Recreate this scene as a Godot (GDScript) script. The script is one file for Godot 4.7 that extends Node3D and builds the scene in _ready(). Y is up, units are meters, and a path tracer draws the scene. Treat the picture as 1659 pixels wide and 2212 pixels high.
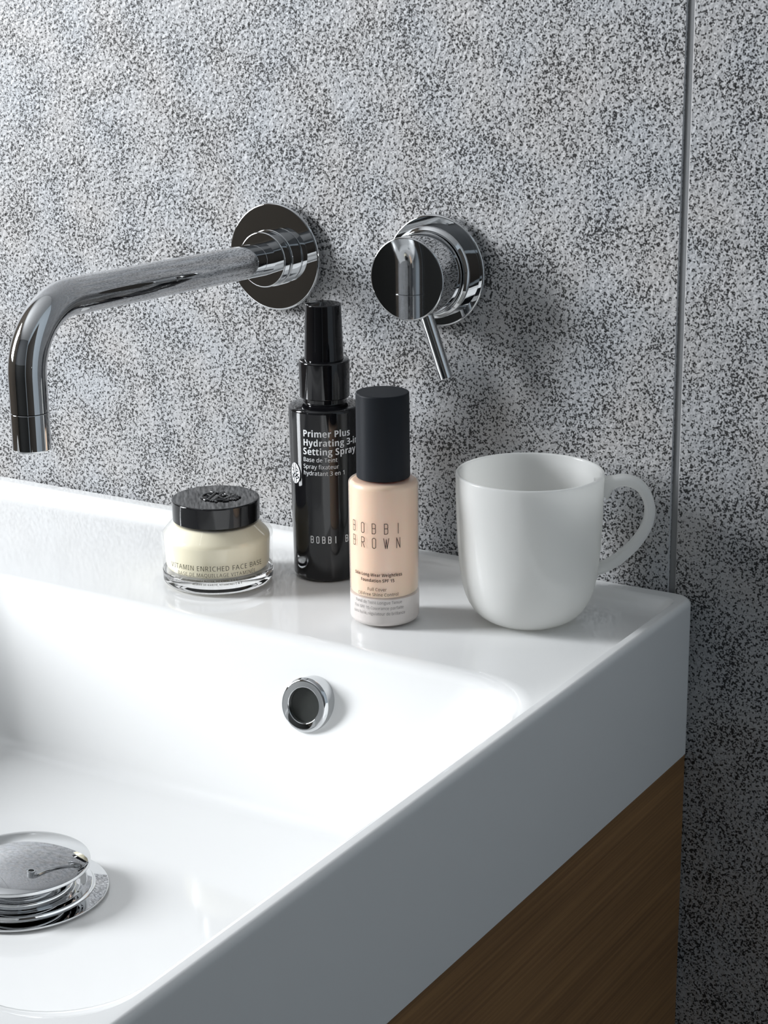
extends Node3D
# A bathroom corner: a white ceramic basin on an oak vanity against stone-look wall tiles,
# a chrome wall spout and mixer, three cosmetics and a white mug on the back ledge.
# Every height below is measured from the basin's rim; RIM is the rim above the floor.

const RIM := 0.88
const DECK := -0.0075
const WL := -1.62       # room: left wall, right wall, front wall, ceiling
const WR := 0.785
const WF := 2.2
const TOP := 2.5

var M := {}


# ------------------------------------------------------------------ scene

func _ready() -> void:
	light_and_camera()
	make_materials()
	room()
	basin()
	vanity()
	spout()
	mixer()
	drain()
	overflow()
	mug()
	foundation()
	spray_bottle()
	jar()


func light_and_camera() -> void:
	var cam := Camera3D.new()
	cam.name = "camera"
	cam.keep_aspect = Camera3D.KEEP_HEIGHT
	cam.fov = 29.87
	cam.near = 0.02
	cam.far = 50.0
	var back := Vector3(0.5008, 0.2876, 0.8164).normalized()
	var up := Vector3(-0.1403, 0.9577, -0.2514)
	up = (up - back * up.dot(back)).normalized()
	cam.transform = Transform3D(Basis(up.cross(back), up, back), Vector3(0.3834, RIM + 0.3572, 0.9596))
	add_child(cam)
	cam.current = true

	var sky_mat := ProceduralSkyMaterial.new()
	sky_mat.sky_top_color = Color(0.62, 0.72, 0.86)
	sky_mat.sky_horizon_color = Color(0.86, 0.89, 0.93)
	sky_mat.ground_bottom_color = Color(0.42, 0.42, 0.4)
	sky_mat.ground_horizon_color = Color(0.6, 0.6, 0.58)
	var sky := Sky.new()
	sky.sky_material = sky_mat
	var env := Environment.new()
	env.background_mode = Environment.BG_SKY
	env.sky = sky
	env.background_energy_multiplier = 1.0
	env.tonemap_mode = Environment.TONE_MAPPER_LINEAR
	env.tonemap_exposure = 1.0
	env.sdfgi_enabled = true
	env.ssao_enabled = true
	env.ssil_enabled = true
	var we := WorldEnvironment.new()
	we.name = "world_environment"
	we.environment = env
	add_child(we)

	# daylight that comes in through the window in the left wall
	var day := AreaLight3D.new()
	day.name = "window_daylight"
	day.area_size = Vector2(WIN_Z1 - WIN_Z0 - 0.08, WIN_Y1 - WIN_Y0 - 0.08)
	day.area_normalize_energy = true
	day.light_color = Color(0.97, 0.985, 1.0)
	day.light_energy = 6.2
	day.area_range = 8.0
	day.area_attenuation = 2.0
	day.shadow_enabled = true
	day.position = Vector3(WL + 0.01, (WIN_Y0 + WIN_Y1) / 2, (WIN_Z0 + WIN_Z1) / 2)
	day.rotation.y = -PI / 2
	add_child(day)


const DOOR_Z0 := 0.62
const DOOR_Z1 := 2.0
const WIN_Z0 := 0.58
const WIN_Z1 := 1.12
const WIN_Y0 := RIM + 0.22
const WIN_Y1 := RIM + 1.16


# ------------------------------------------------------------------ helpers

func put(called: String, mesh: Mesh, mat: Material, parent: Node = self) -> MeshInstance3D:
	var o := MeshInstance3D.new()
	o.name = called
	o.mesh = mesh
	o.material_override = null
	for i in mesh.get_surface_count():
		o.set_surface_override_material(i, mat)
	o.cast_shadow = GeometryInstance3D.SHADOW_CASTING_SETTING_ON
	parent.add_child(o, true)
	return o


func thing(called: String, label: String, category: String, at: Vector3) -> Node3D:
	var o := Node3D.new()
	o.name = called
	o.position = at
	o.set_meta("label", label)
	o.set_meta("category", category)
	add_child(o, true)
	return o


func struct(o: Node) -> void:
	o.set_meta("kind", "structure")


class Build:
	# collects vertices and triangles; every triangle is turned so that its front looks along its normals
	var v := PackedVector3Array()
	var n := PackedVector3Array()
	var uv := PackedVector2Array()
	var ix := PackedInt32Array()

	func vert(p: Vector3, nn: Vector3, t := Vector2.ZERO) -> int:
		v.append(p)
		n.append(nn)
		uv.append(t)
		return v.size() - 1

	func tri(a: int, b: int, c: int) -> void:
		var g := (v[b] - v[a]).cross(v[c] - v[a])
		if g.length_squared() < 1e-20:
			return
		if g.dot(n[a] + n[b] + n[c]) > 0.0:
			ix.append_array([a, c, b])
		else:
			ix.append_array([a, b, c])

	func quad(a: int, b: int, c: int, d: int) -> void:
		tri(a, b, c)
		tri(a, c, d)

	func flat(pts: Array, nn: Vector3, t: Array = []) -> void:
		var k := []
		for i in pts.size():
			k.append(vert(pts[i], nn, t[i] if t else Vector2.ZERO))
		for i in range(1, k.size() - 1):
			tri(k[0], k[i], k[i + 1])

	func mesh() -> ArrayMesh:
		var a := []
		a.resize(Mesh.ARRAY_MAX)
		a[Mesh.ARRAY_VERTEX] = v
		a[Mesh.ARRAY_NORMAL] = n
		a[Mesh.ARRAY_TEX_UV] = uv
		a[Mesh.ARRAY_INDEX] = ix
		var m := ArrayMesh.new()
		m.add_surface_from_arrays(Mesh.PRIMITIVE_TRIANGLES, a)
		return m


func fillet(pts: Array, rad: Array, steps := 6) -> Array:
	# rounds the corners of a polyline of Vector2 with the given radii
	var out := []
	for i in pts.size():
		var r: float = rad[i] if i < rad.size() else 0.0
		if i == 0 or i == pts.size() - 1 or r <= 0.0:
			out.append(pts[i])
			continue
		var p: Vector2 = pts[i]
		var a: Vector2 = (pts[i - 1] - p).normalized()
		var b: Vector2 = (pts[i + 1] - p).normalized()
		var half := acos(clampf(a.dot(b), -1, 1)) / 2
		if half > PI / 2 - 0.01:
			out.append(p)
			continue
		var cut := r / tan(half)
		var c := p + (a + b).normalized() * (r / sin(half))
		var s := p + a * cut - c
		var e := p + b * cut - c
		var sweep := s.angle_to(e)
		for k in steps + 1:
			out.append(c + s.rotated(sweep * k / steps))
	return out


func lathe(prof: Array, seg := 96, split := 40.0) -> ArrayMesh:
	# prof: Vector2(radius, height), outside on the right hand of travel when it runs upwards; sharp corners split their normals
	var b := Build.new()
	var m := prof.size()
	var nrm := []
	for i in m - 1:
		var d: Vector2 = prof[i + 1] - prof[i]
		nrm.append(Vector2(d.y, -d.x).normalized())
	var rows := []      # [point, normal], doubled at sharp corners
	var joins := []
	for i in m:
		if i == 0:
			rows.append([prof[i], nrm[0]])
		elif i == m - 1:
			rows.append([prof[i], nrm[m - 2]])
		elif absf(rad_to_deg((nrm[i - 1] as Vector2).angle_to(nrm[i]))) > split:
			rows.append([prof[i], nrm[i - 1]])
			joins.append(rows.size() - 1)
			rows.append([prof[i], nrm[i]])
		else:
			var before: float = (prof[i] as Vector2).distance_to(prof[i - 1])
			var after: float = (prof[i] as Vector2).distance_to(prof[i + 1])
			rows.append([prof[i], (nrm[i - 1] * before + nrm[i] * after).normalized()])   # the longer face keeps its own look
	var at := 0.0
	for k in rows.size():
		if k > 0:
			at += (rows[k][0] as Vector2).distance_to(rows[k - 1][0])
		for j in seg + 1:
			var t := TAU * j / seg
			var p: Vector2 = rows[k][0]
			var q: Vector2 = rows[k][1]
			b.vert(Vector3(p.x * sin(t), p.y, p.x * cos(t)), Vector3(q.x * sin(t), q.y, q.x * cos(t)), Vector2(float(j) / seg, at))
	for k in rows.size() - 1:
		if k in joins:
			continue
		for j in seg:
			var a := k * (seg + 1) + j
			b.quad(a, a + 1, a + seg + 2, a + seg + 1)
	return b.mesh()


func turned(m: ArrayMesh, t: Transform3D) -> ArrayMesh:
	var st := SurfaceTool.new()
	st.begin(Mesh.PRIMITIVE_TRIANGLES)
	st.append_from(m, 0, t)
	return st.commit()


func box(lo: Vector3, hi: Vector3, bevel := 0.0) -> ArrayMesh:
	var b := Build.new()
	box_into(b, lo, hi, bevel)
	return b.mesh()


func box_into(b: Build, lo: Vector3, hi: Vector3, w := 0.0) -> void:
	# a box with chamfered edges
	var c := (lo + hi) / 2
	var h := (hi - lo) / 2
	for ax in 3:
		for s in [-1.0, 1.0]:
			var u := (ax + 1) % 3
			var v := (ax + 2) % 3
			var nn := Vector3.ZERO
			nn[ax] = s
			var pts := []
			var uvs := []
			for q in [[-1, -1], [1, -1], [1, 1], [-1, 1]]:
				var p := c
				p[ax] += s * h[ax]
				p[u] += q[0] * (h[u] - w)
				p[v] += q[1] * (h[v] - w)
				pts.append(p)
				uvs.append(Vector2(p.z, -p.y) if ax == 0 else Vector2(p.x, p.z) if ax == 1 else Vector2(p.x, -p.y))
			b.flat(pts, nn, uvs)
	if w <= 0.0:
		return
	for ax in 3:
		var u := (ax + 1) % 3
		var v := (ax + 2) % 3
		for su in [-1.0, 1.0]:
			for sv in [-1.0, 1.0]:
				var nn := Vector3.ZERO
				nn[u] = su
				nn[v] = sv
				var pts := []
				for q in [[-1, 0], [1, 0], [1, 1], [-1, 1]]:
					var p := c
					p[ax] += q[0] * (h[ax] - w)
					p[u] += su * (h[u] - (w if q[1] else 0.0))
					p[v] += sv * (h[v] - (0.0 if q[1] else w))
					pts.append(p)
				b.flat(pts, nn.normalized(), [Vector2.ZERO, Vector2.ZERO, Vector2.ZERO, Vector2.ZERO])
	for sx in [-1.0, 1.0]:
		for sy in [-1.0, 1.0]:
			for sz in [-1.0, 1.0]:
				var s := Vector3(sx, sy, sz)
				var pts := []
				for k in 3:
					var p := c + s * (h - Vector3(w, w, w))
					p[k] = c[k] + s[k] * h[k]
					pts.append(p)
				b.flat(pts, s.normalized())


func sweep(path: Array, section: Array, side: Vector3, soft := true) -> ArrayMesh:
	# section: Vector2 points (across, along side) swept along path; side stays the section's second axis
	var b := Build.new()
	var m := section.size()
	var scales: Array = []
	for i in path.size():
		scales.append(1.0)
	return sweep_scaled(b, path, section, side, scales, m, soft)


func sweep_scaled(b: Build, path: Array, section: Array, side: Vector3, scales: Array, m: int, _soft: bool) -> ArrayMesh:
	for i in path.size():
		var t: Vector3 = (path[mini(i + 1, path.size() - 1)] - path[maxi(i - 1, 0)]).normalized()
		var out := side.cross(t).normalized()
		var sc: Variant = scales[i]
		var sx: float = sc.x if sc is Vector2 else sc
		var sy: float = sc.y if sc is Vector2 else sc
		for j in m:
			var p: Vector2 = section[j]
			var e: Vector2 = section[(j + 1) % m] - section[(j + m - 1) % m]
			var q := Vector2(e.y / maxf(sx, 0.01), -e.x / maxf(sy, 0.01)).normalized()
			b.vert(path[i] + out * p.x * sx + side * p.y * sy, (out * q.x + side * q.y).normalized())
	for i in path.size() - 1:
		for j in m:
			var k := (j + 1) % m
			b.quad(i * m + j, i * m + k, (i + 1) * m + k, (i + 1) * m + j)
	for e in [0, path.size() - 1]:
		var t: Vector3 = (path[1] - path[0]).normalized() * -1.0 if e == 0 else (path[e] - path[e - 1]).normalized()
		var pts := []
		for j in m:
			pts.append(b.v[e * m + j])
		b.flat(pts, t)
	return b.mesh()


func circle(r: float, seg := 48) -> Array:
	var out := []
	for j in seg:
		var t := TAU * j / seg
		out.append(Vector2(r * cos(t), r * sin(t)))
	return out


func rounded_rect(w: float, h: float, r: float, steps := 5) -> Array:
	var out := []
	for k in 4:
		var c := Vector2([1, -1, -1, 1][k] * (w / 2 - r), [1, 1, -1, -1][k] * (h / 2 - r))
		for i in steps + 1:
			out.append(c + Vector2(r, 0).rotated(PI / 2 * k + PI / 2 * i / steps))
	return out


# --- lettering, bent round a bottle

func ink_text(b: Build, text: String, bold: bool, cap_mm: float, y: float, radius: float, angle: float, align := 0, stretch := 1.0, track := 0.0) -> void:
	# adds one line of print to b: cap height in mm, baseline height y, centre (or left end) at this angle round the axis
	var font := SystemFont.new()
	font.font_names = PackedStringArray(["Droid Sans"])
	font.font_weight = 700 if bold else 400
	var pieces := []
	var width := 0.0
	var cap := cap_mm * 0.001
	if track == 0.0:
		pieces.append([text, 0.0])
	else:
		for ch in text:
			pieces.append([ch, 0.0])
	var made := []
	for pc in pieces:
		if (pc[0] as String).strip_edges() == "":
			width += cap * 0.45
			continue
		var tm := TextMesh.new()
		tm.font = font
		tm.font_size = 64
		tm.pixel_size = 0.01
		tm.depth = 0.0
		tm.curve_step = 2.0
		tm.horizontal_alignment = HORIZONTAL_ALIGNMENT_LEFT
		tm.text = pc[0]
		var arr := tm.get_mesh_arrays()
		var vs: PackedVector3Array = arr[Mesh.ARRAY_VERTEX]
		if vs.is_empty():
			continue
		made.append([arr, width])
		var hi := -1e9
		for p in vs:
			hi = maxf(hi, p.x)
		width += hi * scale_of(font, cap) * stretch + track
	var k := scale_of(font, cap)
	var start := 0.0 if align < 0 else -width / 2
	for it in made:
		var arr: Array = it[0]
		var vs: PackedVector3Array = arr[Mesh.ARRAY_VERTEX]
		var ids: PackedInt32Array = arr[Mesh.ARRAY_INDEX] if arr[Mesh.ARRAY_INDEX] != null else PackedInt32Array(range(vs.size()))
		var base := b.v.size()
		for p in vs:
			bent(b, start + it[1] + p.x * k * stretch, y + (p.y - base_of) * k, radius, angle)
		for i in range(0, ids.size(), 3):
			b.tri(base + ids[i], base + ids[i + 1], base + ids[i + 2])


var cap_of := 0.0
var base_of := 0.0


func scale_of(font: Font, cap: float) -> float:
	# the height of a capital, measured once on an H
	if cap_of == 0.0:
		var tm := TextMesh.new()
		tm.font = font
		tm.font_size = 64
		tm.pixel_size = 0.01
		tm.depth = 0.0
		tm.text = "H"
		var lo := 1e9
		var hi := -1e9
		for p in (tm.get_mesh_arrays()[Mesh.ARRAY_VERTEX] as PackedVector3Array):
			lo = minf(lo, p.y)
			hi = maxf(hi, p.y)
		cap_of = hi - lo
		base_of = lo
	return cap / cap_of


func bent(b: Build, x: float, y: float, radius: float, angle: float) -> int:
	var t := angle + x / radius
	var out := Vector3(sin(t), 0, cos(t))
	return b.vert(out * radius + Vector3(0, y, 0), out)


func stroke(b: Build, pts: Array, w: float, radius: float, angle: float, y0: float) -> void:
	# a pen line of width w through flat points (x, y), bent round the axis
	for i in pts.size() - 1:
		var p: Vector2 = pts[i]
		var q: Vector2 = pts[i + 1]
		var d := (q - p).normalized()
		var s := Vector2(-d.y, d.x) * w / 2
		p -= d * w * 0.45
		q += d * w * 0.45
		var k := maxi(1, int(p.distance_to(q) / 0.001))
		for j in k:
			var a := p.lerp(q, float(j) / k)
			var c := p.lerp(q, float(j + 1) / k)
			var ids := []
			for e in [a - s, c - s, c + s, a + s]:
				ids.append(bent(b, e.x, y0 + e.y, radius, angle))
			b.quad(ids[0], ids[1], ids[2], ids[3])


func thin_capital(b: Build, ch: String, w: float, h: float, pen: float, radius: float, angle: float, y0: float) -> void:
	# tall narrow capitals drawn with a pen
	var l := -w / 2
	var r := w / 2
	var c := w * 0.3
	var lines := []
	match ch:
		"B":
			lines = [[Vector2(l, 0), Vector2(l, h)], [Vector2(l, h), Vector2(r - c, h), Vector2(r, h - c), Vector2(r, h * 0.55 + c * 0.6), Vector2(r - c * 0.6, h * 0.53), Vector2(l, h * 0.53)], [Vector2(r - c * 0.6, h * 0.53), Vector2(r, h * 0.53 - c * 0.6), Vector2(r, c), Vector2(r - c, 0), Vector2(l, 0)]]
		"O":
			lines = [[Vector2(l + c, 0), Vector2(l, c), Vector2(l, h - c), Vector2(l + c, h), Vector2(r - c, h), Vector2(r, h - c), Vector2(r, c), Vector2(r - c, 0), Vector2(l + c, 0)]]
		"I":
			lines = [[Vector2(0, 0), Vector2(0, h)]]
		"R":
			lines = [[Vector2(l, 0), Vector2(l, h), Vector2(r - c, h), Vector2(r, h - c), Vector2(r, h * 0.5 + c), Vector2(r - c, h * 0.5), Vector2(l, h * 0.5)], [Vector2(l + w * 0.35, h * 0.5), Vector2(r, 0)]]
		"W":
			var e := w * 0.25
			lines = [[Vector2(l - e, h), Vector2(l * 0.5, 0), Vector2(0, h * 0.9), Vector2(r * 0.5, 0), Vector2(r + e, h)]]
		"N":
			lines = [[Vector2(l, 0), Vector2(l, h), Vector2(r, 0), Vector2(r, h)]]
	for ln in lines:
		stroke(b, ln, pen, radius, angle, y0)


# ------------------------------------------------------------------ materials

func plain(color: Color, rough: float, metal := 0.0) -> StandardMaterial3D:
	var m := StandardMaterial3D.new()
	m.albedo_color = color
	m.roughness = rough
	m.metallic = metal
	return m


func lin(r: float, g: float, b: float) -> Color:
	return Color(r, g, b).linear_to_srgb()


func noise(seed_: int, freq: float, octaves := 1, kind := FastNoiseLite.TYPE_SIMPLEX_SMOOTH) -> FastNoiseLite:
	var f := FastNoiseLite.new()
	f.seed = seed_
	f.noise_type = kind
	f.frequency = freq
	f.fractal_type = FastNoiseLite.FRACTAL_FBM if octaves > 1 else FastNoiseLite.FRACTAL_NONE
	f.fractal_octaves = octaves
	return f


func make_materials() -> void:
	M.chrome = plain(lin(0.6, 0.61, 0.62), 0.025, 1.0)
	M.ceramic = plain(lin(0.82, 0.82, 0.81), 0.07)
	M.porcelain = plain(lin(0.88, 0.88, 0.87), 0.1)
	M.porcelain.backlight_enabled = true
	M.porcelain.backlight = Color(1.0, 1.0, 0.99)
	M.grout = plain(lin(0.2, 0.205, 0.21), 0.5)
	M.black_gloss = plain(lin(0.006, 0.006, 0.007), 0.06)
	M.black_satin = plain(lin(0.007, 0.009, 0.013), 0.5)
	M.black_satin.metallic_specular = 0.35
	M.dark_hole = plain(lin(0.02, 0.022, 0.02), 0.3)
	M.cream = plain(lin(0.88, 0.81, 0.6), 0.35)
	M.liquid = plain(lin(0.93, 0.65, 0.455), 0.4)
	M.liquid.subsurf_scatter_enabled = true
	M.liquid.subsurf_scatter_strength = 0.25
	M.glass = plain(Color(1, 1, 1, 0.0), 0.0)
	M.glass.refraction_enabled = true
	M.glass.refraction_scale = 0.05
	M.frosted = plain(Color(0.93, 0.9, 0.88, 0.72), 0.32)
	M.frosted.refraction_enabled = true
	M.frosted.refraction_scale = 0.05
	M.frost = plain(Color(1, 0.98, 0.96, 0.14), 0.24)
	M.frost.transparency = BaseMaterial3D.TRANSPARENCY_ALPHA
	M.pane = plain(Color(1, 1, 1, 0.06), 0.0)
	M.pane.transparency = BaseMaterial3D.TRANSPARENCY_ALPHA
	M.white_ink = plain(lin(0.8, 0.82, 0.84), 0.5)
	M.brown_ink = plain(lin(0.03, 0.02, 0.015), 0.5)
	M.grey_ink = plain(lin(0.3, 0.28, 0.27), 0.5)
	M.green_ink = plain(lin(0.05, 0.042, 0.016), 0.5)
	M.ceiling = plain(lin(0.5, 0.5, 0.5), 0.9)
	M.left_wall = plain(lin(0.4, 0.34, 0.28), 0.9)
	M.dark_wall = plain(lin(0.03, 0.031, 0.03), 0.8)
	M.right_wall = plain(lin(0.42, 0.47, 0.51), 0.9)
	M.pale_wall = plain(lin(0.12, 0.125, 0.13), 0.9)
	M.floor = plain(lin(0.035, 0.035, 0.034), 0.6)
	M.door = plain(lin(0.035, 0.03, 0.025), 0.6)
	M.frame = plain(lin(0.6, 0.6, 0.6), 0.5)
	M.stone = stone()
	M.oak = oak()


const STONE_PX := 2048
const STONE_M := 0.82


func stone() -> StandardMaterial3D:
	# speckled stone-look porcelain: pale ground, clustered black flecks, a lumpy relief
	var n := STONE_PX
	var fleck := noise(11, 0.13, 2).get_image(n, n).get_data()
	var grain := noise(12, 0.3, 1).get_image(n, n).get_data()
	var patch := noise(13, 0.012, 3).get_image(n, n).get_data()
	var tint := noise(14, 0.006, 2).get_image(n, n).get_data()
	var lump := noise(15, 0.085, 3).get_image(n, n)
	var out := PackedByteArray()
	out.resize(n * n * 3)
	var ramp := PackedFloat32Array()
	ramp.resize(1024)
	for i in 1024:
		var x := (i / 1023.0 - 0.35) / 0.085
		ramp[i] = smoothstep(0.0, 1.0, x)
	var j := 0
	for i in n * n:
		var f := fleck[i] * 0.56 + grain[i] * 0.44 + (patch[i] - 128) * 0.2
		var k := ramp[clampi(int(f * 4.0), 0, 1023)]
		var s := 32.0 + 142.0 * k + (grain[i] - 128) * 0.1
		var w := (tint[i] - 128) * 0.02
		out[j] = clampi(int(s + w), 0, 255)
		out[j + 1] = clampi(int(s), 0, 255)
		out[j + 2] = clampi(int(s - w + 1.0), 0, 255)
		j += 3
	var m := plain(Color.WHITE, 0.5)
	m.albedo_texture = ImageTexture.create_from_image(Image.create_from_data(n, n, false, Image.FORMAT_RGB8, out))
	m.heightmap_enabled = true
	m.heightmap_texture = ImageTexture.create_from_image(lump)
	m.heightmap_scale = 0.055
	m.uv1_scale = Vector3(1.0 / STONE_M, 1.0 / STONE_M, 1)
	return m


func oak() -> StandardMaterial3D:
	# grain runs along the texture's u
	var w := 512
	var h := 1024
	var a := noise(21, 0.11, 3)
	var b := noise(22, 0.02, 2)
	var im := Image.create(w, h, false, Image.FORMAT_RGB8)
	for y in h:
		for x in w:
			var g := a.get_noise_2d(x * 0.035, y * 1.0) * 0.5 + 0.5
			var p := b.get_noise_2d(x * 0.25 + 500.0, y * 0.8) * 0.5 + 0.5
			var k := clampf(0.35 + g * 0.75 - 0.15, 0, 1)
			var c := Color(0.36, 0.25, 0.145).lerp(Color(0.66, 0.5, 0.32), k * 0.75 + p * 0.3)
			im.set_pixel(x, y, c)
	var m := plain(Color.WHITE, 0.55)
	m.albedo_texture = ImageTexture.create_from_image(im)
	m.uv1_scale = Vector3(1.0 / 0.6, 1.0 / 0.3, 1)
	return m


# ------------------------------------------------------------------ the room

func room() -> void:
	var back := put("wall_back", box(Vector3(WL - 0.12, 0, -0.14), Vector3(WR + 0.12, TOP, -0.0012)), M.grout)
	struct(back)
	var joint := -0.0152
	var gap := 0.0038
	var cols := [joint - 1.6, joint - 0.8, joint]
	var rows := [0.0, 0.3, 1.5, TOP]
	var k := 0
	for c in cols:
		for r in 3:
			var lo := Vector3(maxf(c + gap / 2, WL), rows[r] + gap / 2, -0.012)
			var hi := Vector3(minf(c + 0.8 - gap / 2, WR), rows[r + 1] - gap / 2, 0.0)
			if hi.x - lo.x < 0.01:
				continue
			k += 1
			var b := Build.new()
			box_into(b, lo, hi, 0.0006)
			for i in b.uv.size():
				b.uv[i] += Vector2(k * 0.137, k * 0.311)
			put("wall_tile", b.mesh(), M.stone, back)
	var l := Build.new()
	box_into(l, Vector3(WL - 0.14, 0, 0), Vector3(WL, WIN_Y0, WF))
	box_into(l, Vector3(WL - 0.14, WIN_Y1, 0), Vector3(WL, TOP, WF))
	box_into(l, Vector3(WL - 0.14, WIN_Y0, 0), Vector3(WL, WIN_Y1, WIN_Z0))
	box_into(l, Vector3(WL - 0.14, WIN_Y0, WIN_Z1), Vector3(WL, WIN_Y1, WF))
	struct(put("wall_left", l.mesh(), M.left_wall))
	# the right wall is pale by the basin; a dark door takes up the rest of it
	var r := Build.new()
	box_into(r, Vector3(WR, 0, 0), Vector3(WR + 0.12, TOP, DOOR_Z0))
	box_into(r, Vector3(WR, 2.1, DOOR_Z0), Vector3(WR + 0.12, TOP, WF))
	box_into(r, Vector3(WR, 0, DOOR_Z1), Vector3(WR + 0.12, 2.1, WF))
	struct(put("wall_right", r.mesh(), M.right_wall))
	var door := put("door_1", box(Vector3(WR + 0.02, 0.004, DOOR_Z0 + 0.004), Vector3(WR + 0.06, 2.096, DOOR_Z1 - 0.004), 0.002), M.door)
	struct(door)
	var knob := put("door_handle", turned(lathe(fillet([Vector2(0, 0), Vector2(0.025, 0), Vector2(0.025, 0.006), Vector2(0.009, 0.008), Vector2(0.009, 0.03), Vector2(0.024, 0.036), Vector2(0.024, 0.055), Vector2(0, 0.06)], [0, 0, 0.002, 0.003, 0.006, 0.006, 0.01, 0], 5), 48), Transform3D(Basis(Vector3(0, 0, 1), PI / 2), Vector3.ZERO)), M.chrome, door)
	knob.position = Vector3(WR + 0.02, 1.0, DOOR_Z0 + 0.07)
	struct(put("wall_front", box(Vector3(WL - 0.14, 0, WF), Vector3(WR + 0.12, TOP, WF + 0.12)), M.pale_wall))
	struct(put("trim_1", box(Vector3(WL, 0, WF - 0.012), Vector3(WR, 1.25, WF - 0.0005), 0.002), M.dark_wall))   # a dark dado
	struct(put("floor", box(Vector3(WL - 0.14, -0.1, -0.14), Vector3(WR + 0.12, 0, WF + 0.12)), M.floor))
	struct(put("ceiling", box(Vector3(WL - 0.14, TOP, -0.14), Vector3(WR + 0.12, TOP + 0.1, WF + 0.12)), M.ceiling))
	var win := Node3D.new()
	win.name = "window_1"
	struct(win)
	add_child(win)
	var f := Build.new()
	var t := 0.045
	box_into(f, Vector3(WL - 0.09, WIN_Y0, WIN_Z0), Vector3(WL - 0.03, WIN_Y0 + t, WIN_Z1), 0.003)
	box_into(f, Vector3(WL - 0.09, WIN_Y1 - t, WIN_Z0), Vector3(WL - 0.03, WIN_Y1, WIN_Z1), 0.003)
	box_into(f, Vector3(WL - 0.09, WIN_Y0 + t, WIN_Z0), Vector3(WL - 0.03, WIN_Y1 - t, WIN_Z0 + t), 0.003)
	box_into(f, Vector3(WL - 0.09, WIN_Y0 + t, WIN_Z1 - t), Vector3(WL - 0.03, WIN_Y1 - t, WIN_Z1), 0.003)
	put("window_frame", f.mesh(), M.frame, win)
	put("pane", box(Vector3(WL - 0.064, WIN_Y0 + t, WIN_Z0 + t), Vector3(WL - 0.06, WIN_Y1 - t, WIN_Z1 - t)), M.pane, win)


# ------------------------------------------------------------------ basin and vanity

func ring(x0: float, x1: float, z0: float, z1: float, rb: float, rf: float, y: float) -> Array:
	# a rounded rectangle seen from above; rb and rf: radii of the back and the front corners
	var out := []
	var cs := [[x1, z1, rf, 1, 1], [x0, z1, rf, -1, 1], [x0, z0, rb, -1, -1], [x1, z0, rb, 1, -1]]
	for k in 4:
		var c: Array = cs[k]
		var r: float = c[2]
		var p := Vector2(c[0] - c[3] * r, c[1] - c[4] * r)
		var a0 := PI / 2 * k
		var arc := []
		for i in 13:
			arc.append(p + Vector2(cos(a0 + PI / 2 * i / 12), sin(a0 + PI / 2 * i / 12)) * r)
		out.append_array(arc)
		var n: Array = cs[(k + 1) % 4]
		var q := Vector2(n[0] - n[3] * n[2], n[1] - n[4] * n[2])
		var a1 := a0 + PI / 2
		var e: Vector2 = q + Vector2(cos(a1), sin(a1)) * n[2]
		for i in range(1, 30):
			out.append((arc[12] as Vector2).lerp(e, i / 30.0))
	var res := []
	for p in out:
		res.append(Vector3(p.x, y, p.y))
	return res


func round_ring(c: Vector2, r: float, y: float, like: Array) -> Array:
	var out := []
	for p in like:
		var d := (Vector2(p.x, p.z) - c).normalized()
		out.append(Vector3(c.x + d.x * r, y, c.y + d.y * r))
	return out


func loft(rings: Array, center: Vector3) -> ArrayMesh:
	# skins the rings in order; normals are averaged from the faces
	var n: int = rings[0].size()
	var v := PackedVector3Array()
	for r in rings:
		v.append_array(PackedVector3Array(r))
	var ix := PackedInt32Array()
	for k in rings.size() - 1:
		for j in n:
			var a := k * n + j
			var b := k * n + (j + 1) % n
			ix.append_array([a, b, b + n, a, b + n, a + n])
	var nn := PackedVector3Array()
	nn.resize(v.size())
	for i in range(0, ix.size(), 3):
		var g := (v[ix[i + 1]] - v[ix[i]]).cross(v[ix[i + 2]] - v[ix[i]])
		for e in 3:
			nn[ix[i + e]] += g
	# which way is out: the widest ring's faces look away from the centre
	var best := 0
	for i in v.size():
		if v[i].x > v[best].x:
			best = i
	var flip := 1.0 if nn[best].x > 0 else -1.0
	var b := Build.new()
	for i in v.size():
		b.vert(v[i], nn[i].normalized() * flip)
	for i in range(0, ix.size(), 3):
		b.tri(ix[i], ix[i + 1], ix[i + 2])
	return b.mesh()


const DRAIN := Vector2(-0.2182, 0.3245)
const BOWL := -0.092


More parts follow.
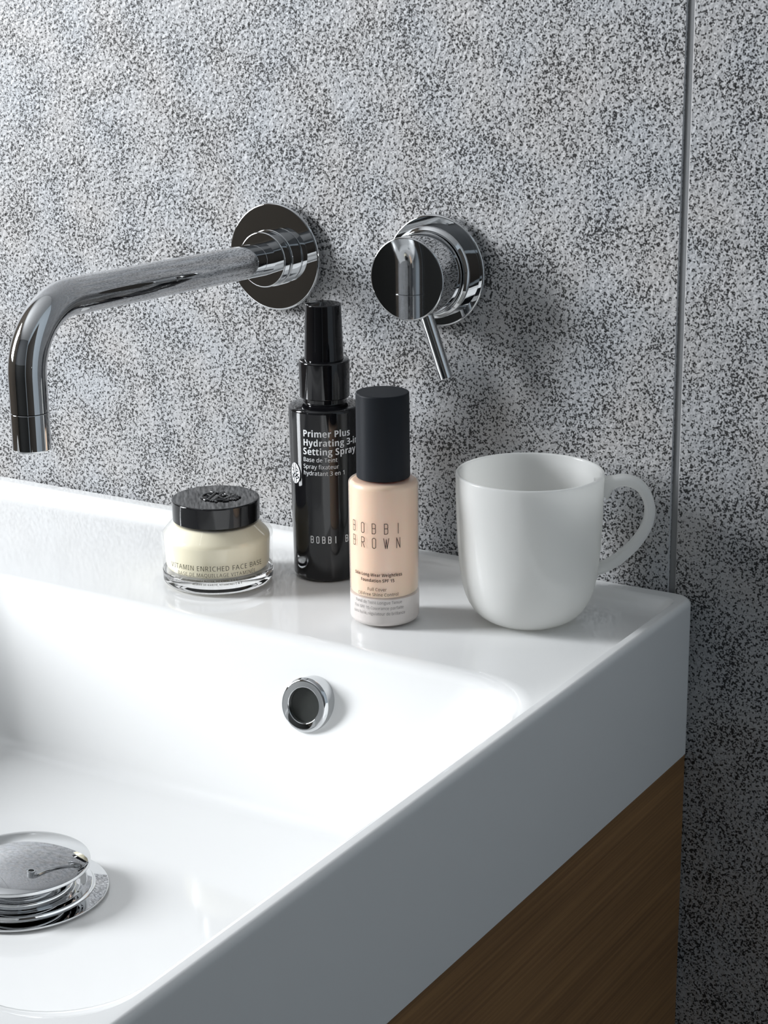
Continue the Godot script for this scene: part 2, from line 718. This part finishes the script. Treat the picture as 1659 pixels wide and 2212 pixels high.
func basin() -> void:
	var R := []
	var outer := func(inset: float, y: float) -> Array:
		return ring(-0.62 + inset, -inset, 0.0005 + inset * 0.5, 0.545 - inset, 0.009, 0.012, y)
	var under := ring(-0.4, -0.045, 0.19, 0.485, 0.04, 0.04, -0.116)
	R.append(round_ring(DRAIN, 0.021, -0.116, under))
	R.append(under)
	R.append(ring(-0.6, -0.024, 0.13, 0.52, 0.04, 0.04, -0.0952))
	R.append(outer.call(0.003, -0.0952))
	R.append(outer.call(0.001, -0.0945))
	R.append(outer.call(0.0, -0.093))
	R.append(outer.call(0.0, -0.05))
	R.append(outer.call(0.0, -0.005))
	for i in 7:
		var t := PI / 2 * i / 6
		R.append(outer.call(0.0032 * (1 - cos(t)), -0.0036 * (1 - sin(t))))
	# over the inner edge of the raised rim, down to the ledge; at the back the drop is a wide cove
	var steps := [[0.0, 0.0], [0.06, -0.02], [0.14, -0.08], [0.22, -0.2], [0.32, -0.38], [0.44, -0.58], [0.57, -0.76], [0.7, -0.88], [0.84, -0.96], [1.0, -1.0], [1.15, -1.01]]
	for s in steps:
		var side: float = -0.0066 - 0.0036 * s[0]
		R.append(ring(-0.613 + 0.0036 * s[0], side, 0.0095 + 0.016 * s[0], 0.527 - 0.005 * s[0], 0.008, 0.034, DECK * -s[1]))
	# the ledge and the rounded lip of the bowl
	var lip := 0.0125
	var slope := deg_to_rad(60.5)
	for i in 10:
		var t := slope * i / 9
		R.append(bowl_ring(lip * sin(t) - 0.004, DECK - 0.0012 - lip * (1 - cos(t))))
	var y0 := DECK - 0.0012 - lip * (1 - cos(slope))
	var x0 := lip * sin(slope) - 0.004
	var cove := 0.012
	var y1 := BOWL + cove * (1 - cos(slope))
	var x1 := x0 + (y0 - y1) / tan(slope)
	R.append(bowl_ring(lerpf(x0, x1, 0.1), lerpf(y0, y1, 0.1)))
	R.append(bowl_ring(lerpf(x0, x1, 0.5), lerpf(y0, y1, 0.5)))
	R.append(bowl_ring(lerpf(x0, x1, 0.9), lerpf(y0, y1, 0.9)))
	for i in 9:
		var t := slope * (1.0 - i / 8.0)
		R.append(bowl_ring(x1 + cove * (sin(slope) - sin(t)), BOWL + cove * (1 - cos(t))))
	var floor_ring := bowl_ring(x1 + cove * sin(slope) + 0.01, BOWL - 0.0003)
	R.append(floor_ring)
	for t in [0.35, 0.7, 0.92]:
		var mid := []
		var far := round_ring(DRAIN, 0.034, BOWL - 0.002, floor_ring)
		for i in floor_ring.size():
			mid.append((floor_ring[i] as Vector3).lerp(far[i], t))
		R.append(mid)
	R.append(round_ring(DRAIN, 0.034, BOWL - 0.002, floor_ring))
	R.append(round_ring(DRAIN, 0.022, BOWL - 0.004, floor_ring))
	R.append(round_ring(DRAIN, 0.0212, BOWL - 0.012, floor_ring))
	R.append(round_ring(DRAIN, 0.021, -0.116, floor_ring))
	var o := put("washbasin", loft(R, Vector3(-0.3, -0.05, 0.27)), M.ceramic)
	o.position.y = RIM
	o.set_meta("label", "glossy white ceramic washbasin with a raised rim on the oak vanity")
	o.set_meta("category", "washbasin")


func bowl_ring(inset: float, y: float) -> Array:
	return ring(-0.425 + inset, -0.0165 - maxf(inset, -0.004), 0.146 + inset, 0.514 - maxf(inset, -0.004), 0.045, 0.04, y)


func vanity() -> void:
	var o := thing("vanity_cabinet", "dark oak vanity cabinet with horizontal grain carrying the white basin", "cabinet", Vector3(0, 0, 0))
	var top := RIM - 0.0955
	var low := 0.3
	put("side_panel", box(Vector3(-0.021, low, 0.002), Vector3(-0.0025, top, 0.52), 0.0006), M.oak, o)
	put("side_panel", box(Vector3(-0.6175, low, 0.002), Vector3(-0.599, top, 0.52), 0.0006), M.oak, o)
	put("bottom_panel", box(Vector3(-0.599, low, 0.002), Vector3(-0.021, low + 0.018, 0.52), 0.0006), M.oak, o)
	put("back_panel", box(Vector3(-0.599, low + 0.018, 0.002), Vector3(-0.021, top - 0.06, 0.01), 0.0006), M.oak, o)
	for k in 2:
		var y0 := low + k * (top - low) / 2
		put("drawer_front", box(Vector3(-0.6165, y0 + 0.002, 0.521), Vector3(-0.0035, y0 + (top - low) / 2 - 0.002, 0.539), 0.001), M.oak, o)


# ------------------------------------------------------------------ fittings

const FACE_ROOM := Basis(Vector3(1, 0, 0), Vector3(0, 0, 1), Vector3(0, -1, 0))   # a lathe's axis turned to point away from the wall


func out_of_wall(prof: Array, seg := 96) -> ArrayMesh:
	return turned(lathe(prof, seg), Transform3D(FACE_ROOM, Vector3.ZERO))


func rosette() -> ArrayMesh:
	return out_of_wall(fillet([Vector2(0, 0), Vector2(0.0325, 0), Vector2(0.0325, 0.006), Vector2(0, 0.006)], [0, 0, 0.0011, 0]), 128)


func spout() -> void:
	var o := thing("wall_spout", "long chrome spout bent down at its end, on a round wall rosette", "faucet", Vector3(-0.2778, RIM + 0.1714, 0))
	put("rosette", rosette(), M.chrome, o)
	put("collar", out_of_wall(fillet([Vector2(0, 0.006), Vector2(0.0172, 0.006), Vector2(0.0172, 0.0108), Vector2(0.0154, 0.0112), Vector2(0.0154, 0.0124), Vector2(0.0167, 0.0128), Vector2(0.0167, 0.0185), Vector2(0, 0.0185)], [0, 0, 0.0005, 0, 0, 0.0004, 0.0008, 0], 4)), M.chrome, o)
	var path := []
	var bend := 0.036
	var reach := 0.231
	var rise := deg_to_rad(1.8)
	var knee := reach - bend * (1 + sin(rise))     # where the pipe starts to bend
	for i in 13:
		var z := lerpf(0.016, knee, i / 12.0)
		path.append(Vector3(0, z * tan(rise), z))
	var hub := Vector3(0, knee * tan(rise) - bend * cos(rise), knee + bend * sin(rise))
	for i in range(1, 27):
		var t := lerpf(rise, -PI / 2, i / 26.0)
		path.append(hub + Vector3(0, cos(t), -sin(t)) * bend)
	var tip := -0.0685
	path.append(Vector3(0, (hub.y + tip + 0.02) / 2, reach))
	path.append(Vector3(0, tip + 0.0207, reach))
	put("pipe", sweep(path, circle(0.01, 64), Vector3(1, 0, 0)), M.chrome, o)
	var nz := put("nozzle", lathe(fillet([Vector2(0.0062, 0.004), Vector2(0.0066, 0), Vector2(0.01, 0), Vector2(0.01, 0.0203), Vector2(0, 0.0203)], [0, 0, 0.0012, 0.0004, 0]), 96), M.chrome, o)
	nz.position = Vector3(0, tip, reach)
	var ar := put("aerator", lathe([Vector2(0, 0.0028), Vector2(0.0064, 0.0028), Vector2(0.0064, 0.005)], 48), M.dark_hole, nz)
	ar.position = Vector3.ZERO


func mixer() -> void:
	var o := thing("wall_mixer", "chrome single-lever mixer knob on a round wall rosette with lever pointing down", "faucet", Vector3(-0.1657, RIM + 0.1716, 0))
	put("rosette", rosette(), M.chrome, o)
	put("collar", out_of_wall(fillet([Vector2(0, 0.006), Vector2(0.0268, 0.006), Vector2(0.0268, 0.0125), Vector2(0.0246, 0.0145), Vector2(0.0222, 0.0145), Vector2(0.0222, 0.0155)], [0, 0, 0.002, 0.0015, 0, 0], 5), 128), M.chrome, o)
	put("knob", out_of_wall(fillet([Vector2(0, 0.0155), Vector2(0.0238, 0.0155), Vector2(0.0238, 0.0375), Vector2(0, 0.0375)], [0, 0.0006, 0.0009, 0]), 128), M.chrome, o)
	var lever := put("lever", turned(lathe(fillet([Vector2(0, -0.0605), Vector2(0.0040, -0.0605), Vector2(0.0040, -0.022), Vector2(0, -0.022)], [0, 0.0005, 0, 0]), 48), Transform3D(Basis(Vector3(0, 0, 1), deg_to_rad(20)), Vector3.ZERO)), M.chrome, o)
	lever.position = Vector3(0, 0, 0.0285)


func drain() -> void:
	var o := thing("drain_stopper", "raised chrome pop-up drain stopper on the bowl floor", "drain", Vector3(DRAIN.x, RIM + BOWL - 0.001, DRAIN.y))
	put("flange", lathe(fillet([Vector2(0.0205, -0.003), Vector2(0.0205, 0.0005), Vector2(0.0422, 0.0004), Vector2(0.0422, 0.0013), Vector2(0.0352, 0.002), Vector2(0.0345, 0.0036), Vector2(0.0315, 0.0042), Vector2(0.028, 0.0018), Vector2(0.0175, 0.001)], [0, 0, 0, 0.0004, 0.001, 0.001, 0.001, 0.002, 0], 4), 128), M.chrome, o)
	put("stem", lathe(fillet([Vector2(0.0, 0.0012), Vector2(0.0262, 0.0014), Vector2(0.0255, 0.0055), Vector2(0.021, 0.0072), Vector2(0.019, 0.0125), Vector2(0.0, 0.0125)], [0, 0.0004, 0.0018, 0.003, 0.001, 0], 5), 128), M.chrome, o)
	var cap := [Vector2(0, 0.0105), Vector2(0.022, 0.0108), Vector2(0.0318, 0.0128)]
	cap.append_array(fillet([Vector2(0.0318, 0.0128), Vector2(0.0341, 0.014), Vector2(0.0338, 0.0156), Vector2(0.0325, 0.0164)], [0, 0.0006, 0.0006, 0], 5).slice(1))
	for i in range(1, 17):
		var r := 0.0325 * (1 - i / 16.0)
		cap.append(Vector2(r, 0.0164 + 0.0065 * (1 - pow(r / 0.0325, 2))))
	put("cap", lathe(cap, 128), M.chrome, o)


func overflow() -> void:
	# sits on the sloping back of the bowl
	var tilt := deg_to_rad(13)
	var y := -0.0362
	var z := bowl_back_z(y)
	var o := thing("overflow_ring", "round chrome overflow ring in the back of the bowl below the bottles", "overflow", Vector3(-0.1518, RIM + y - 0.0005, z + 0.0028))
	o.basis = Basis(Vector3(1, 0, 0), -tilt)
	put("ring", out_of_wall(fillet([Vector2(0.0094, 0.0008), Vector2(0.0096, 0.0042), Vector2(0.0136, 0.0046), Vector2(0.0148, 0.0026), Vector2(0.015, -0.007)], [0, 0.0006, 0.0014, 0.001, 0], 5).map(func(p): return p), 96), M.chrome, o)
	put("throat", out_of_wall([Vector2(0.0095, 0.002), Vector2(0.0092, 0.0012), Vector2(0.006, 0.0009), Vector2(0, 0.0005)], 64), M.dark_hole, o)


func bowl_back_z(y: float) -> float:
	var lip := 0.0125
	var slope := deg_to_rad(60.5)
	var y0 := DECK - 0.0012 - lip * (1 - cos(slope))
	return 0.146 + lip * sin(slope) - 0.004 + (y0 - y) / tan(slope)


# ------------------------------------------------------------------ things on the ledge

func mug() -> void:
	var o := thing("mug", "plain white porcelain mug with rounded base and loop handle on the ledge", "mug", Vector3(-0.0755, RIM + DECK - 0.0004, 0.059))
	var prof := [Vector2(0, 0.0009), Vector2(0.0175, 0.0009), Vector2(0.0185, 0.0), Vector2(0.0205, 0.0), Vector2(0.0217, 0.0006)]
	for q in [[0.0251, 0.0022], [0.0282, 0.0044], [0.0311, 0.0076], [0.0334, 0.0112], [0.0352, 0.0153], [0.0367, 0.0205], [0.0379, 0.027], [0.0388, 0.035], [0.0395, 0.045], [0.04005, 0.057], [0.0404, 0.07], [0.0406, 0.0835]]:
		prof.append(Vector2(q[0], q[1]))
	var lip := Vector2(0.03945, 0.0838)
	for i in range(1, 9):
		var t := PI * i / 8
		prof.append(lip + Vector2(cos(t), sin(t)) * Vector2(0.00115, 0.001))
	for q in [[0.0382, 0.07], [0.0377, 0.05], [0.0368, 0.03], [0.0353, 0.02], [0.033, 0.0135], [0.029, 0.0085], [0.023, 0.0055], [0.014, 0.0043], [0, 0.004]]:
		prof.append(Vector2(q[0], q[1]))
	put("body", lathe(prof, 144, 60), M.porcelain, o)
	var c := Curve3D.new()
	c.bake_interval = 0.001
	var knots := [[0.0385, 0.0752], [0.0445, 0.0789], [0.0525, 0.0802], [0.0603, 0.0765], [0.065, 0.0672], [0.0645, 0.0565], [0.0595, 0.0464], [0.0515, 0.0376], [0.0435, 0.0318], [0.0365, 0.0288]]
	for i in knots.size():
		var p := Vector3(knots[i][0], knots[i][1], 0)
		var a: Array = knots[maxi(i - 1, 0)]
		var b: Array = knots[mini(i + 1, knots.size() - 1)]
		var t := Vector3(b[0] - a[0], b[1] - a[1], 0) / 6.0
		c.add_point(p, -t, t)
	var pts := c.get_baked_points()
	var path := []
	var sizes := []
	for i in pts.size():
		path.append(pts[i])
		var u := float(i) / pts.size()
		var root := maxf(0.0, 1.0 - u / 0.13)
		sizes.append(Vector2(1.0 + 1.3 * root * root, 1.0 + 0.25 * root))
	var h := put("handle", sweep_scaled(Build.new(), path, rounded_rect(0.0058, 0.0088, 0.0022), Vector3(0, 0, 1), sizes, 24, true), M.porcelain, o)
	h.rotation.y = atan2(0.452, 0.892)


func lettered(b: Build, words: Array, angle: float, pitch: float, w: float, h: float, pen: float, radius: float, y0: float) -> void:
	for i in words.size():
		if words[i] != " ":
			thin_capital(b, words[i], w, h, pen, radius, angle + pitch * i, y0)


func foundation() -> void:
	var o := thing("foundation_bottle", "beige foundation bottle of frosted glass with a tall matte black cap", "bottle", Vector3(-0.1454, RIM + DECK + 0.0002, 0.0978))
	var view := deg_to_rad(31.5)
	var shell := put("glass_bottle", lathe(fillet([Vector2(0.01927, 0.0163), Vector2(0.0193, 0.0805), Vector2(0.0125, 0.0813)], [0, 0.0026, 0], 7), 128), M.frost, o)
	put("glass_base", lathe(fillet([Vector2(0, 0.0004), Vector2(0.0192, 0), Vector2(0.01926, 0.0163), Vector2(0, 0.0163)], [0, 0.0032, 0.0002, 0], 7), 128), M.frosted, shell)
	put("liquid", lathe(fillet([Vector2(0, 0.0164), Vector2(0.0186, 0.0164), Vector2(0.0188, 0.08), Vector2(0, 0.0808)], [0, 0.002, 0.0028, 0], 6), 128), M.liquid, o)
	put("cap", lathe(fillet([Vector2(0, 0.0816), Vector2(0.0147, 0.0816), Vector2(0.0146, 0.1288), Vector2(0, 0.1288)], [0, 0.0005, 0.0009, 0], 5), 128), M.black_satin, o)
	var r := 0.01945
	var b := Build.new()
	var mid := view + deg_to_rad(-16.5)
	var step := deg_to_rad(20)
	lettered(b, ["B", "O", "B", "B", "I"], mid - 2 * step, step, 0.0019, 0.0057, 0.00036, r, 0.0541)
	lettered(b, ["B", "R", "O", "W", "N"], mid - 2 * step, step, 0.0019, 0.0057, 0.00036, r, 0.0459)
	var at := view + deg_to_rad(-13)
	ink_text(b, "Skin Long-Wear Weightless", true, 1.75, 0.0297, r, at, 0, 0.92)
	ink_text(b, "Foundation SPF 15", true, 1.75, 0.0265, r, at, 0, 0.92)
	ink_text(b, "Full Cover", false, 1.8, 0.0214, r, at, 0, 1.0)
	ink_text(b, "Oil-Free Shine Control", false, 1.8, 0.0184, r, at, 0, 0.98)
	put("lettering", b.mesh(), M.brown_ink, o)
	var g := Build.new()
	ink_text(g, "Fond de Teint Longue Tenue", false, 1.7, 0.0138, r, at, 0, 0.95)
	ink_text(g, "Fini SPF 15 Couvrance parfaite", false, 1.7, 0.0106, r, at, 0, 0.95)
	ink_text(g, "sans huile, régulateur de brillance", false, 1.7, 0.0074, r, at, 0, 0.9)
	put("lettering", g.mesh(), M.grey_ink, o)


func spray_bottle() -> void:
	var o := thing("spray_bottle", "tall glossy black spray bottle with white print behind the foundation bottle", "bottle", Vector3(-0.2158, RIM + DECK, 0.0472))
	var view := deg_to_rad(33.4)
	put("body", lathe(fillet([Vector2(0, 0.0004), Vector2(0.0203, 0), Vector2(0.0215, 0.1035), Vector2(0.0128, 0.1052), Vector2(0.0128, 0.109)], [0, 0.0028, 0.0022, 0.0008, 0], 6), 128), M.black_gloss, o)
	put("collar", lathe(fillet([Vector2(0.01, 0.1082), Vector2(0.0146, 0.1082), Vector2(0.0149, 0.13), Vector2(0.0112, 0.1306)], [0, 0.0006, 0.0012, 0], 5), 128), M.black_gloss, o)
	put("cap", lathe(fillet([Vector2(0, 0.1295), Vector2(0.0115, 0.1297), Vector2(0.0104, 0.1628), Vector2(0, 0.1634)], [0, 0.0003, 0.0009, 0], 5), 128), M.black_gloss, o)
	var b := Build.new()
	var r := 0.02155
	var left := view + deg_to_rad(-38)
	ink_text(b, "Primer Plus", true, 3.9, 0.0886, r, left, -1, 0.98)
	ink_text(b, "Hydrating 3-in-1", true, 3.9, 0.0832, r, left, -1, 0.98)
	ink_text(b, "Setting Spray", true, 3.9, 0.078, r, left, -1, 0.98)
	ink_text(b, "Base de Teint", false, 2.5, 0.0738, r, left, -1, 1.0)
	ink_text(b, "Spray fixateur", false, 2.5, 0.0697, r, left, -1, 1.0)
	ink_text(b, "hydratant 3 en 1", false, 2.5, 0.0658, r, left, -1, 1.0)
	lettered(b, ["B", "O", "B", "B", "I", " ", "B", "R", "O", "W", "N"], view + deg_to_rad(-26), deg_to_rad(9.7), 0.0014, 0.0039, 0.00045, 0.0209, 0.0246)
	put("lettering", b.mesh(), M.white_ink, o)
	# the round white mark, seen almost edge-on at the left
	var e := Build.new()
	var mid := view + deg_to_rad(-58)
	var n := 24
	var hub := bent(e, 0, 0.0652, r, mid)
	var rim := []
	for i in n:
		var t := TAU * i / n
		rim.append(bent(e, cos(t) * 0.0046, 0.0652 + sin(t) * 0.0062, r, mid))
	for i in n:
		e.tri(hub, rim[i], rim[(i + 1) % n])
	var em := put("emblem", e.mesh(), M.white_ink, o)
	var k := Build.new()
	for s in [-0.0012, 0.0009]:
		stroke(k, [Vector2(s, -0.0056), Vector2(s, 0.0056)], 0.0005, r + 0.00008, mid, 0.0652)
	for q in [[0.0009, 0.001], [0.0009, -0.0032], [-0.0034, 0.001], [-0.0034, -0.0032]]:
		stroke(k, [Vector2(q[0], q[1] + 0.0022), Vector2(q[0] + 0.0019, q[1] + 0.0016), Vector2(q[0] + 0.0019, q[1] + 0.0004), Vector2(q[0], q[1])], 0.00045, r + 0.00008, mid, 0.0652)
	for i in 9:
		var q := Vector2(-0.003 + 0.00075 * i, -0.0024 + 0.0006 * ((i * 5) % 4))
		stroke(k, [q, q + Vector2(0.0007, 0.0005)], 0.00055, r + 0.00009, mid, 0.0652)
	put("mark", k.mesh(), M.black_gloss, em)


func jar() -> void:
	var o := thing("cream_jar", "squat clear glass jar of pale cream with a black lid", "jar", Vector3(-0.2662, RIM + DECK + 0.0002, 0.0894))
	var view := deg_to_rad(36.8)
	var shell := put("glass_jar", lathe(fillet([Vector2(0.0323, 0.0082), Vector2(0.033, 0.0292), Vector2(0.0262, 0.0368), Vector2(0.0245, 0.0372)], [0, 0.0045, 0.001, 0], 9), 144), M.pane, o)
	put("glass_base", lathe(fillet([Vector2(0, 0.0012), Vector2(0.02, 0.0012), Vector2(0.024, 0), Vector2(0.0325, 0), Vector2(0.0326, 0.0082), Vector2(0.03, 0.0086), Vector2(0, 0.0086)], [0, 0.002, 0.001, 0.003, 0.0006, 0, 0], 7), 144), M.glass, shell)
	put("cream", lathe(fillet([Vector2(0, 0.0087), Vector2(0.0302, 0.0088), Vector2(0.0312, 0.0282), Vector2(0.0242, 0.0358), Vector2(0, 0.036)], [0, 0.003, 0.005, 0.002, 0], 7), 128), M.cream, o)
	var lid := put("lid", lathe(fillet([Vector2(0, 0.0375), Vector2(0.0256, 0.0375), Vector2(0.0259, 0.0502), Vector2(0, 0.0502)], [0, 0.0004, 0.0009, 0], 5), 144), M.black_gloss, o)
	var b := Build.new()
	var r := 0.0332
	ink_text(b, "VITAMIN ENRICHED FACE BASE", false, 2.9, 0.0152, r, view - 0.04, 0, 0.98, 0.00036)
	ink_text(b, "BASE DE MAQUILLAGE VITAMINÉE", false, 2.1, 0.0116, r, view - 0.04, 0, 1.0, 0.0003)
	ink_text(b, "SHEA BUTTER, VITAMINS C & E", true, 1.05, 0.0086, r, view - 0.03, 0, 1.05, 0.00014)
	ink_text(b, "BEURRE DE KARITÉ, VITAMINES C & E", true, 1.05, 0.0064, r, view - 0.03, 0, 1.05, 0.00014)
	put("lettering", b.mesh(), M.green_ink, o)
	# raised monogram on the lid: a ring, two uprights and a sprig of small leaves round it
	var e := Build.new()
	var yy := 0.0508
	var ids := []
	var loop := []
	for i in 33:
		var t := TAU * i / 32
		loop.append(Vector3(cos(t) * 0.0068, yy, sin(t) * 0.0066))
	bead_line(e, loop, 0.0007)
	for s in [-0.0021, 0.0012]:
		bead_line(e, [Vector3(s, yy, -0.006), Vector3(s, yy, 0.006)], 0.0007)
	bead_line(e, [Vector3(0.0012, yy, -0.0045), Vector3(0.0042, yy, -0.0028), Vector3(0.0014, yy, -0.0002), Vector3(0.0046, yy, 0.0022), Vector3(0.0012, yy, 0.0046)], 0.0006)
	bead_line(e, [Vector3(-0.0021, yy, -0.0045), Vector3(-0.005, yy, -0.0024), Vector3(-0.0023, yy, 0), Vector3(-0.0052, yy, 0.0024), Vector3(-0.0021, yy, 0.0046)], 0.0006)
	var rng := RandomNumberGenerator.new()
	rng.seed = 5
	for i in 34:
		var t := rng.randf_range(-2.2, 1.9)
		var q := rng.randf_range(0.0072, 0.0105)
		var p := Vector3(cos(t) * q * 1.1, yy, sin(t) * q * 0.8)
		var d := Vector3(cos(t * 3), 0, sin(t * 3)) * rng.randf_range(0.0006, 0.0012)
		bead_line(e, [p - d, p, p + d], rng.randf_range(0.0005, 0.0009))
	var em := put("emblem", e.mesh(), M.black_gloss, lid)
	em.rotation.y = view - 0.35
	em.scale = Vector3(1.22, 1, 1.22)


func bead_line(b: Build, pts: Array, r: float) -> void:
	# a soft raised line lying on the lid
	var m := 6
	for i in pts.size() - 1:
		var p: Vector3 = pts[i]
		var q: Vector3 = pts[i + 1]
		var d := (q - p).normalized()
		var s := Vector3(-d.z, 0, d.x)
		var base := b.v.size()
		for e in [p - d * r * 0.6, p, q, q + d * r * 0.6]:
			var small := 0.45 if (e - p).length() < r * 0.61 and e != p or (e - q).length() < r * 0.61 and e != q else 1.0
			for j in m + 1:
				var t := PI * j / m
				var nn := s * cos(t) + Vector3(0, 1, 0) * sin(t)
				b.vert(e + nn * r * small - Vector3(0, 0.0005, 0), nn)
		for k in 3:
			for j in m:
				var a := base + k * (m + 1) + j
				b.quad(a, a + 1, a + m + 2, a + m + 1)
